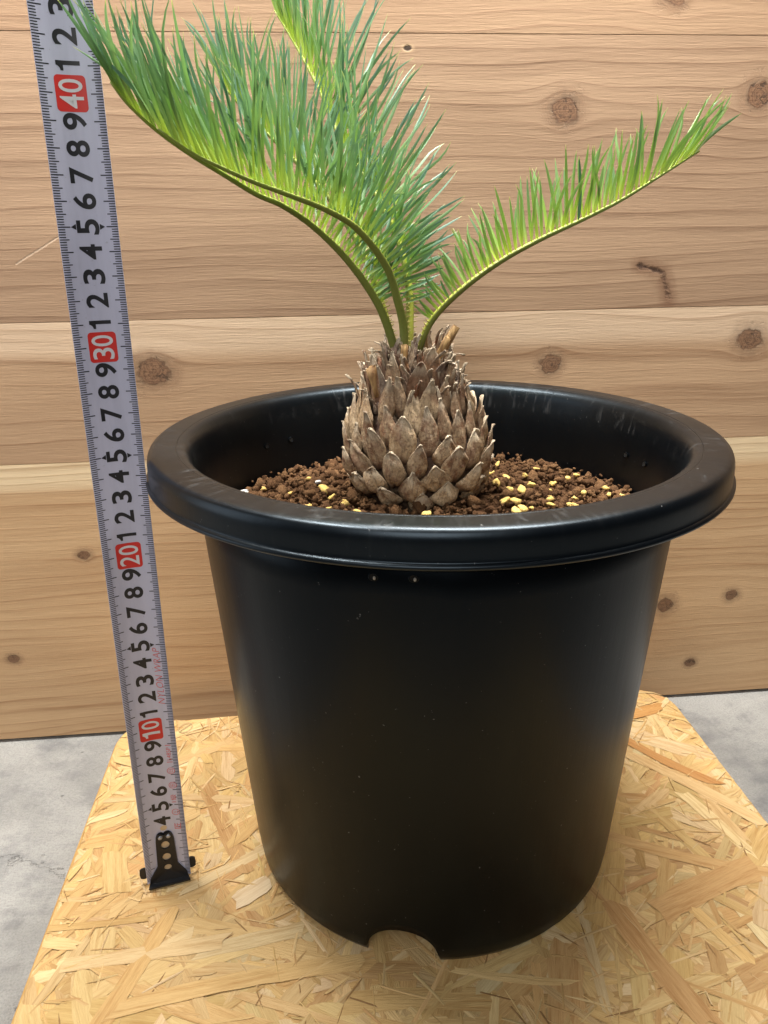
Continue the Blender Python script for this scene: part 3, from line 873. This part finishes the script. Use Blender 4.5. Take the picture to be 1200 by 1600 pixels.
Cp = [(-1.19, 3.5, 28.2), (-1.15, 3.8, 30.08), (-1.18, 4.0, 31.74), (-1.57, 4.5, 33.7), (-2.51, 5.2, 35.8), (-3.26, 5.8, 37.1), (-4.21, 6.4, 38.42), (-5.06, 7.0, 39.9), (-5.92, 7.8, 41.87), (-7.11, 8.6, 44.0), (-8.3, 9.2, 45.9)]
Dp = [(-1.9, 3.4, 28.2), (-2.4, 3.6, 30.12), (-2.9, 3.8, 31.78), (-3.63, 4.2, 33.57), (-4.89, 4.8, 35.67), (-6.38, 5.2, 37.43), (-8.02, 5.5, 39.02), (-9.61, 5.6, 40.56), (-10.9, 5.6, 42.0)]
Ep = [(-0.85, 3.0, 28.2), (-0.35, 3.0, 29.66), (0.49, 2.9, 30.82), (1.97, 2.8, 32.11), (3.74, 2.7, 33.29), (5.64, 2.6, 34.26), (7.5, 2.5, 35.08), (9.32, 2.4, 35.95), (11.07, 2.3, 37.0), (12.9, 2.3, 38.1)]
frond(A, 3.0, (1.7, 3.1, 4.9, 5.2, 4.8, 3.6), .080, .265, .28, 11, ang=(94, 78, 64, 50, 26))
frond(Bp, 3.2, (1.4, 3.2, 5.0, 5.2, 4.2, 3.0), .080, .265, .12, 12, ang=(94, 76, 52, 30, 10))
frond(Cp, 3.2, (1.4, 3.0, 4.9, 5.6, 5.2, 3.8), .080, .21, .06, 13, phi=(15, 55), ang=(90, 72, 58, 44, 20))
frond(Dp, 3.2, (1.4, 3.2, 4.6, 4.8, 4.2, 3.0), .080, .24, .04, 14, ang=(90, 72, 58, 40, 18))
frond(Ep, 2.2, (1.3, 2.1, 2.9, 3.2, 3.3, 2.8), .078, .275, .95, 15, phi=(14, 34), ang=(92, 76, 68, 52, 12), r0=.20)

# ================================================================== TAPE MEASURE
tape = empty('tape_measure', (-15.18, -5.1, 0))
tag(tape, 'silver steel tape measure blade with black hook, standing left of the pot', 'tape measure')
TD = Vector((0.0093, 0.0109, 1.0)).normalized()
WT = 2.42; SAG = .27
def tp(u, t, o=0.0):
    """u across (cm, right +), t along (cm), o in front of the blade face"""
    az = math.radians(np.interp(t, [0, 45], [19, 23])); nx = Vector((math.sin(az), -math.cos(az), 0))
    ux = Vector((math.cos(az), math.sin(az), 0))
    k = SAG/((WT/2)**2); h = k*u*u
    sl = 2*k*u; nn = (nx - ux*sl).normalized()
    c = ux*(u*.985) + nx*(h - SAG*.5)
    return c + TD*t + nn*o
m = Mat('tape_steel'); x, y, z = m.coords()
n1 = m.noise(m.vec(x*3, y*3, z*.25), 1.0, 4, .6); n2 = m.noise(m.vec(x, y, z), 7.0, 2, .5)
col = m.mix(n1.ramp(.35, .7)*.5, (0.54, 0.55, 0.70), (0.46, 0.47, 0.60)); col = m.mix(n2.ramp(.70, .76)*.3, col, (.2, .2, .22))
m.color(col); m.bsdf.inputs['Metallic'].default_value = .1; m.rough(.38 + n1*.1); MAT_BLADE = m.mat
MAT_INK = plain('black_ink', (0.012, 0.012, 0.016), .45)
MAT_RED = plain('red_ink', (0.62, 0.028, 0.022), .45)
MAT_FINE = plain('thin_red_ink', (0.62, 0.10, 0.09), .5)
MAT_WINK = plain('silver_print', (0.66, 0.66, 0.70), .4)
MAT_HOOK = plain('black_steel', (0.012, 0.013, 0.016), .35, .2)
MAT_RIVET = plain('rivet_steel', (0.42, 0.44, 0.50), .35, .6)
TMAX = 58
nu = 13; nt_ = TMAX+1
HOLE_T = 3.55
v = []
for side, o in ((0, 0.0), (1, -.018)):
    for j in range(nt_):
        for i in range(nu): v.append(tp((-1+2*i/(nu-1))*WT/2, j if j > 0 else .12, o))
f = []
off = nu*nt_
for j in range(nt_-1):
    for i in range(nu-1):
        f.append((j*nu+i, j*nu+i+1, (j+1)*nu+i+1, (j+1)*nu+i)); f.append(tuple(off+q for q in (j*nu+i, (j+1)*nu+i, (j+1)*nu+i+1, j*nu+i+1)))
    for i in (0, nu-1):
        f.append((j*nu+i, (j+1)*nu+i, off+(j+1)*nu+i, off+j*nu+i))
b = MB(); b.add(v, f); blade = b.build('blade', MAT_BLADE, tape)

def quad_marks(rects, mat, name, o=.006):
    b = MB()
    for (u0, u1, t0, t1) in rects:
        k = max(1, int(abs(u1-u0)/.15)); vs = []
        for i in range(k+1):
            uu = u0+(u1-u0)*i/k; vs += [tp(uu, t0, o), tp(uu, t1, o)]
        b.add(vs, [(2*i, 2*i+2, 2*i+3, 2*i+1) for i in range(k)])
    return b.build(name, mat, blade, smooth=False)
ticks = []
for mm in range(3, 560):
    t = mm/10
    if mm % 10 == 0: ll, lr_ = .50, .46
    elif mm % 5 == 0: ll, lr_ = .40, .37
    else: ll, lr_ = .28, .26
    wd = .020 if mm % 10 else .023
    if t < 3.0: wd *= .8
    ticks.append((-WT/2+.01, -WT/2+ll, t-wd, t+wd)); ticks.append((WT/2-lr_, WT/2-.01, t-wd, t+wd))
quad_marks(ticks, MAT_INK, 'graduation_marks')
# small arrow heads at every 5 cm
for t in range(5, 56, 10):
    for sg in (-1, 1):
        b = MB(); b.add([tp(sg*(WT/2-.52), t, .007), tp(sg*(WT/2-.73), t+.12, .007), tp(sg*(WT/2-.73), t-.12, .007)], [(0, 1, 2) if sg > 0 else (0, 2, 1)])
        b.build('arrow_mark', MAT_INK, blade, smooth=False)

def text_polys(txt, size, bold=0.0, shear=0.0, space=1.0):
    cu = bpy.data.curves.new('t', 'FONT'); cu.body = txt; cu.size = size; cu.align_x = 'CENTER'; cu.align_y = 'CENTER'
    cu.offset = bold; cu.shear = shear; cu.space_character = space; cu.resolution_u = 5
    o = bpy.data.objects.new('t', cu); COL.objects.link(o)
    dg = bpy.context.evaluated_depsgraph_get(); dg.update()
    me = bpy.data.meshes.new_from_object(o.evaluated_get(dg))
    bpy.data.objects.remove(o); bpy.data.curves.remove(cu)
    bm = bmesh.new(); bm.from_mesh(me); bpy.data.meshes.remove(me)
    xs = [q.co.x for q in bm.verts]; ys = [q.co.y for q in bm.verts]
    cx, cy = (min(xs)+max(xs))/2, (min(ys)+max(ys))/2
    for q in bm.verts: q.co.x -= cx; q.co.y -= cy; q.co.z = 0
    return bm, max(xs)-min(xs), max(ys)-min(ys)
def place_text(mb, txt, u, t, height, length=None, bold=.02, o=.008, shear=0.0, max_w=None):
    """glyph top points to the left of the blade (-u); reading direction runs up (+t)"""
    if txt == '1':      # a plain figure one: upright stem with a flag
        bm = bmesh.new(); w_, h_ = .36, .94
        for poly in ([(.0, -.47), (.16, -.47), (.16, .47), (.0, .47)], [(.0, .47), (-.03, .40), (-.10, .33), (-.20, .30), (-.20, .19), (.0, .19)]):
            bm.faces.new([bm.verts.new((a, c, 0)) for a, c in poly])
        length = w_*height/h_
    else:
        bm, w_, h_ = text_polys(txt, 1.0, bold, shear)
    sy = height/h_; sx = sy if length is None else length/w_
    for k in range(-12, 13):
        c = k*.1
        bmesh.ops.bisect_plane(bm, geom=bm.verts[:]+bm.edges[:]+bm.faces[:], plane_co=(0, (u-c)/sy, 0), plane_no=(0, 1, 0))
    bmesh.ops.recalc_face_normals(bm, faces=bm.faces)
    bm.verts.index_update()
    vs = [tp(u - q.co.y*sy, t + q.co.x*sx, o) for q in bm.verts]
    mb.add(vs, [tuple(q.index for q in fc.verts) for fc in bm.faces]); bm.free()
b = MB()
for t in range(3, 50):
    if t % 10 == 0: continue
    d = str(t % 10)
    place_text(b, d, 0.0, t, .92, .62, bold=.022)
b.build('numerals', MAT_INK, blade, smooth=False)
def rrect(mb, u0, u1, t0, t1, rad, o):
    pts = []
    for cu_, ct, a0 in ((u1-rad, t1-rad, 0), (u0+rad, t1-rad, 90), (u0+rad, t0+rad, 180), (u1-rad, t0+rad, 270)):
        for k in range(6):
            a = math.radians(a0+18*k); pts.append((cu_+rad*math.cos(a), ct+rad*math.sin(a)))
    # columns across u so that it follows the hollow of the blade
    us = sorted(set([round(p[0], 4) for p in pts] + [u0+(u1-u0)*k/12 for k in range(13)])); vs = []
    for uu in us:
        e = max(0, (u0+rad)-uu, uu-(u1-rad)); dt = rad-math.sqrt(max(0, rad*rad-e*e))
        vs += [tp(uu, t0+dt, o), tp(uu, t1-dt, o)]
    mb.add(vs, [(2*i, 2*i+2, 2*i+3, 2*i+1) for i in range(len(us)-1)])
for t in (10, 20, 30, 40, 50):
    b = MB(); rrect(b, -.60, .60, t-.66, t+.66, .16, .007); b.build('red_block', MAT_RED, blade, smooth=False)
    b = MB()
    if t == 10: place_text(b, '1', 0.0, t-.30, .92, bold=.012, o=.012)
    else: place_text(b, str(t)[0], 0.0, t-.28, .92, .50, bold=.008, o=.012)
    place_text(b, '0', 0.0, t+.28, .92, .48, bold=.008, o=.012)
    b.build('block_numeral', MAT_WINK, blade, smooth=False)
b = MB()
place_text(b, 'NYLON WRAP', .72, 13.15, .34, 3.35, bold=-.012, o=.010, shear=.25)
b.build('red_lettering', MAT_FINE, blade, smooth=False)
b = MB()
place_text(b, 'L485P', .76, 8.35, .22, .82, bold=0, o=.010)
quad = [(.62, .92, 8.88, 8.92), (.62, .92, 7.80, 7.84)]
for ct in (7.25, 6.3, 4.5):                                    # ringed marks
    for rad_, wd in ((.21, .03),):
        N = 24; vs = []
        for k in range(N):
            a = 2*math.pi*k/N
            for q in (rad_, rad_-wd): vs.append(tp(.78+q*math.cos(a), ct+q*math.sin(a)*1.0, .010))
        b.add(vs, [(2*k, (2*k+2) % (2*N), (2*k+3) % (2*N), 2*k+1) for k in range(N)])
place_text(b, '日', .78, 7.25, .22, .20, bold=0, o=.010)
place_text(b, '田', .78, 6.3, .22, .20, bold=0, o=.010)
place_text(b, '1級', .74, 5.42, .30, .52, bold=0, o=.010)
place_text(b, '三', .78, 4.5, .20, .20, bold=0, o=.010)
place_text(b, '匠', .80, 3.55, .34, .40, bold=0, o=.010)
b.build('red_marks', MAT_FINE, blade, smooth=False)
quad_marks(quad, MAT_FINE, 'red_rules', .010)

# hook
def plate(poly, o0, o1, name, mat, holes=()):
    """a plate following the blade: outline in (u,t), from offset o0 to o1"""
    bm = bmesh.new(); vs = [bm.verts.new((p[0], p[1], 0)) for p in poly]; edges = []
    for i in range(len(vs)): edges.append(bm.edges.new((vs[i], vs[(i+1) % len(vs)])))
    for hu, ht, ra, rb in holes:
        hv = [bm.verts.new((hu+ra*math.cos(2*math.pi*k/20), ht+rb*math.sin(2*math.pi*k/20), 0)) for k in range(20)]
        for i in range(20): edges.append(bm.edges.new((hv[i], hv[(i+1) % 20])))
    bmesh.ops.triangle_fill(bm, use_beauty=True, use_dissolve=False, edges=edges)
    g = bmesh.ops.extrude_face_region(bm, geom=bm.faces[:])
    for q in g['geom']:
        if isinstance(q, bmesh.types.BMVert): q.co.z = 1
    bmesh.ops.recalc_face_normals(bm, faces=bm.faces)
    bm.verts.index_update()
    f0 = Vector((math.sin(math.radians(19)), -math.cos(math.radians(19)), 0))
    vs = [tp(q.co.x, q.co.y, 0)*1.0 + f0*((o1 if q.co.z > .5 else o0) + (0.0)) for q in bm.verts]
    mb = MB(); mb.add(vs, [tuple(q.index for q in fc.verts) for fc in bm.faces]); bm.free()
    return mb.build(name, mat, hook, smooth=False)
hook = None
mbk = MB()
az = math.radians(19); nx = Vector((math.sin(az), -math.cos(az), 0)); ux = Vector((math.cos(az), math.sin(az), 0)); up = Vector((0, 0, 1))
def bar(mb, c, hu, hn, ht):
    vs = [c + ux*(hu*a) + nx*(hn*q) + up*(ht*d) for a in (-1, 1) for q in (-1, 1) for d in (-1, 1)]
    mb.add(vs, [(0, 1, 3, 2), (4, 6, 7, 5), (0, 4, 5, 1), (2, 3, 7, 6), (0, 2, 6, 4), (1, 5, 7, 3)])
# toe plate resting on the board, bent towards the viewer, and the side prongs behind the blade
toe = [(-1.02, .02), (1.02, .02), (1.14, .62), (-1.14, .62)]
vs = []
for zz in (.03, .13):
    for a, q in toe: vs.append(ux*a + nx*(q-.12) + up*zz)
mbk.add(vs, [(3, 2, 1, 0), (4, 5, 6, 7), (0, 1, 5, 4), (1, 2, 6, 5), (2, 3, 7, 6), (3, 0, 4, 7)])
bar(mbk, nx*(-.16) + up*.32, 1.10, .05, .26)
hook = mbk.build('hook', MAT_HOOK, tape, smooth=False)
stem = [(-.48, .10), (-1.10, .06)]
outl = [(-1.08, .10), (1.08, .10), (1.02, .42), (.56, 1.05), (.50, 2.75), (.47, 3.02), (.36, 3.22), (.20, 3.22), (.0, 3.10), (-.20, 3.22), (-.36, 3.22), (-.47, 3.02), (-.50, 2.75), (-.56, 1.05), (-1.02, .42)]
plate(outl, .02, .12, 'hook_stem', MAT_HOOK, holes=[(0, 2.42, .24, .27), (0, 1.58, .24, .27), (0, .84, .22, .22)])
for sg in (-1, 1):
    mbp = MB(); c = ux*(sg*1.30) + nx*(-.14) + up*.72
    v_, f_ = [], []
    N = 16
    for dn in (-.06, .06):
        for k in range(N):
            a = 2*math.pi*k/N; sq = .8 if abs(math.cos(a)) > .8 else 1
            v_.append(c + ux*(.32*math.cos(a)*sq) + up*(.36*math.sin(a)) + nx*dn)
    f_ = [(k, (k+1) % N, N+(k+1) % N, N+k) for k in range(N)] + [tuple(reversed(range(N))), tuple(range(N, 2*N))]
    mbp.add(v_, f_); mbp.build('magnet_prong', MAT_HOOK, hook, smooth=False)
MAT_BACK = plain('blade_through_hole', (0.62, 0.47, 0.29), .5)
for hu, ht in ((-.22, 3.0), (.22, 3.0)):
    vs = []; N = 14
    rings = [(.13, .12), (.12, .16), (.07, .185), (.0, .19)]
    for ra, oo in rings:
        for k in range(N): vs.append(tp(hu+ra*math.cos(2*math.pi*k/N), ht+ra*math.sin(2*math.pi*k/N), 0) + nx*oo)
    mb = MB(); mb.add(vs, grid_faces(N, 4, True)); mb.build('rivet', MAT_RIVET, hook)
# punched hole in the blade seen above the hook: the board shows through as a pale disc
vs = [tp(.02+.19*math.cos(2*math.pi*k/18), 3.52+.17*math.sin(2*math.pi*k/18), .006) for k in range(18)]
mb = MB(); mb.add(vs, [tuple(range(18))]); mb.build('punched_hole', MAT_BACK, blade, smooth=False)
for ht in (2.42, 1.58, .84):
    vs = [tp(.26*math.cos(2*math.pi*k/18), ht+.27*math.sin(2*math.pi*k/18), .006) for k in range(18)]
    mb = MB(); mb.add(vs, [tuple(range(18))]); mb.build('punched_hole', MAT_BACK, blade, smooth=False)
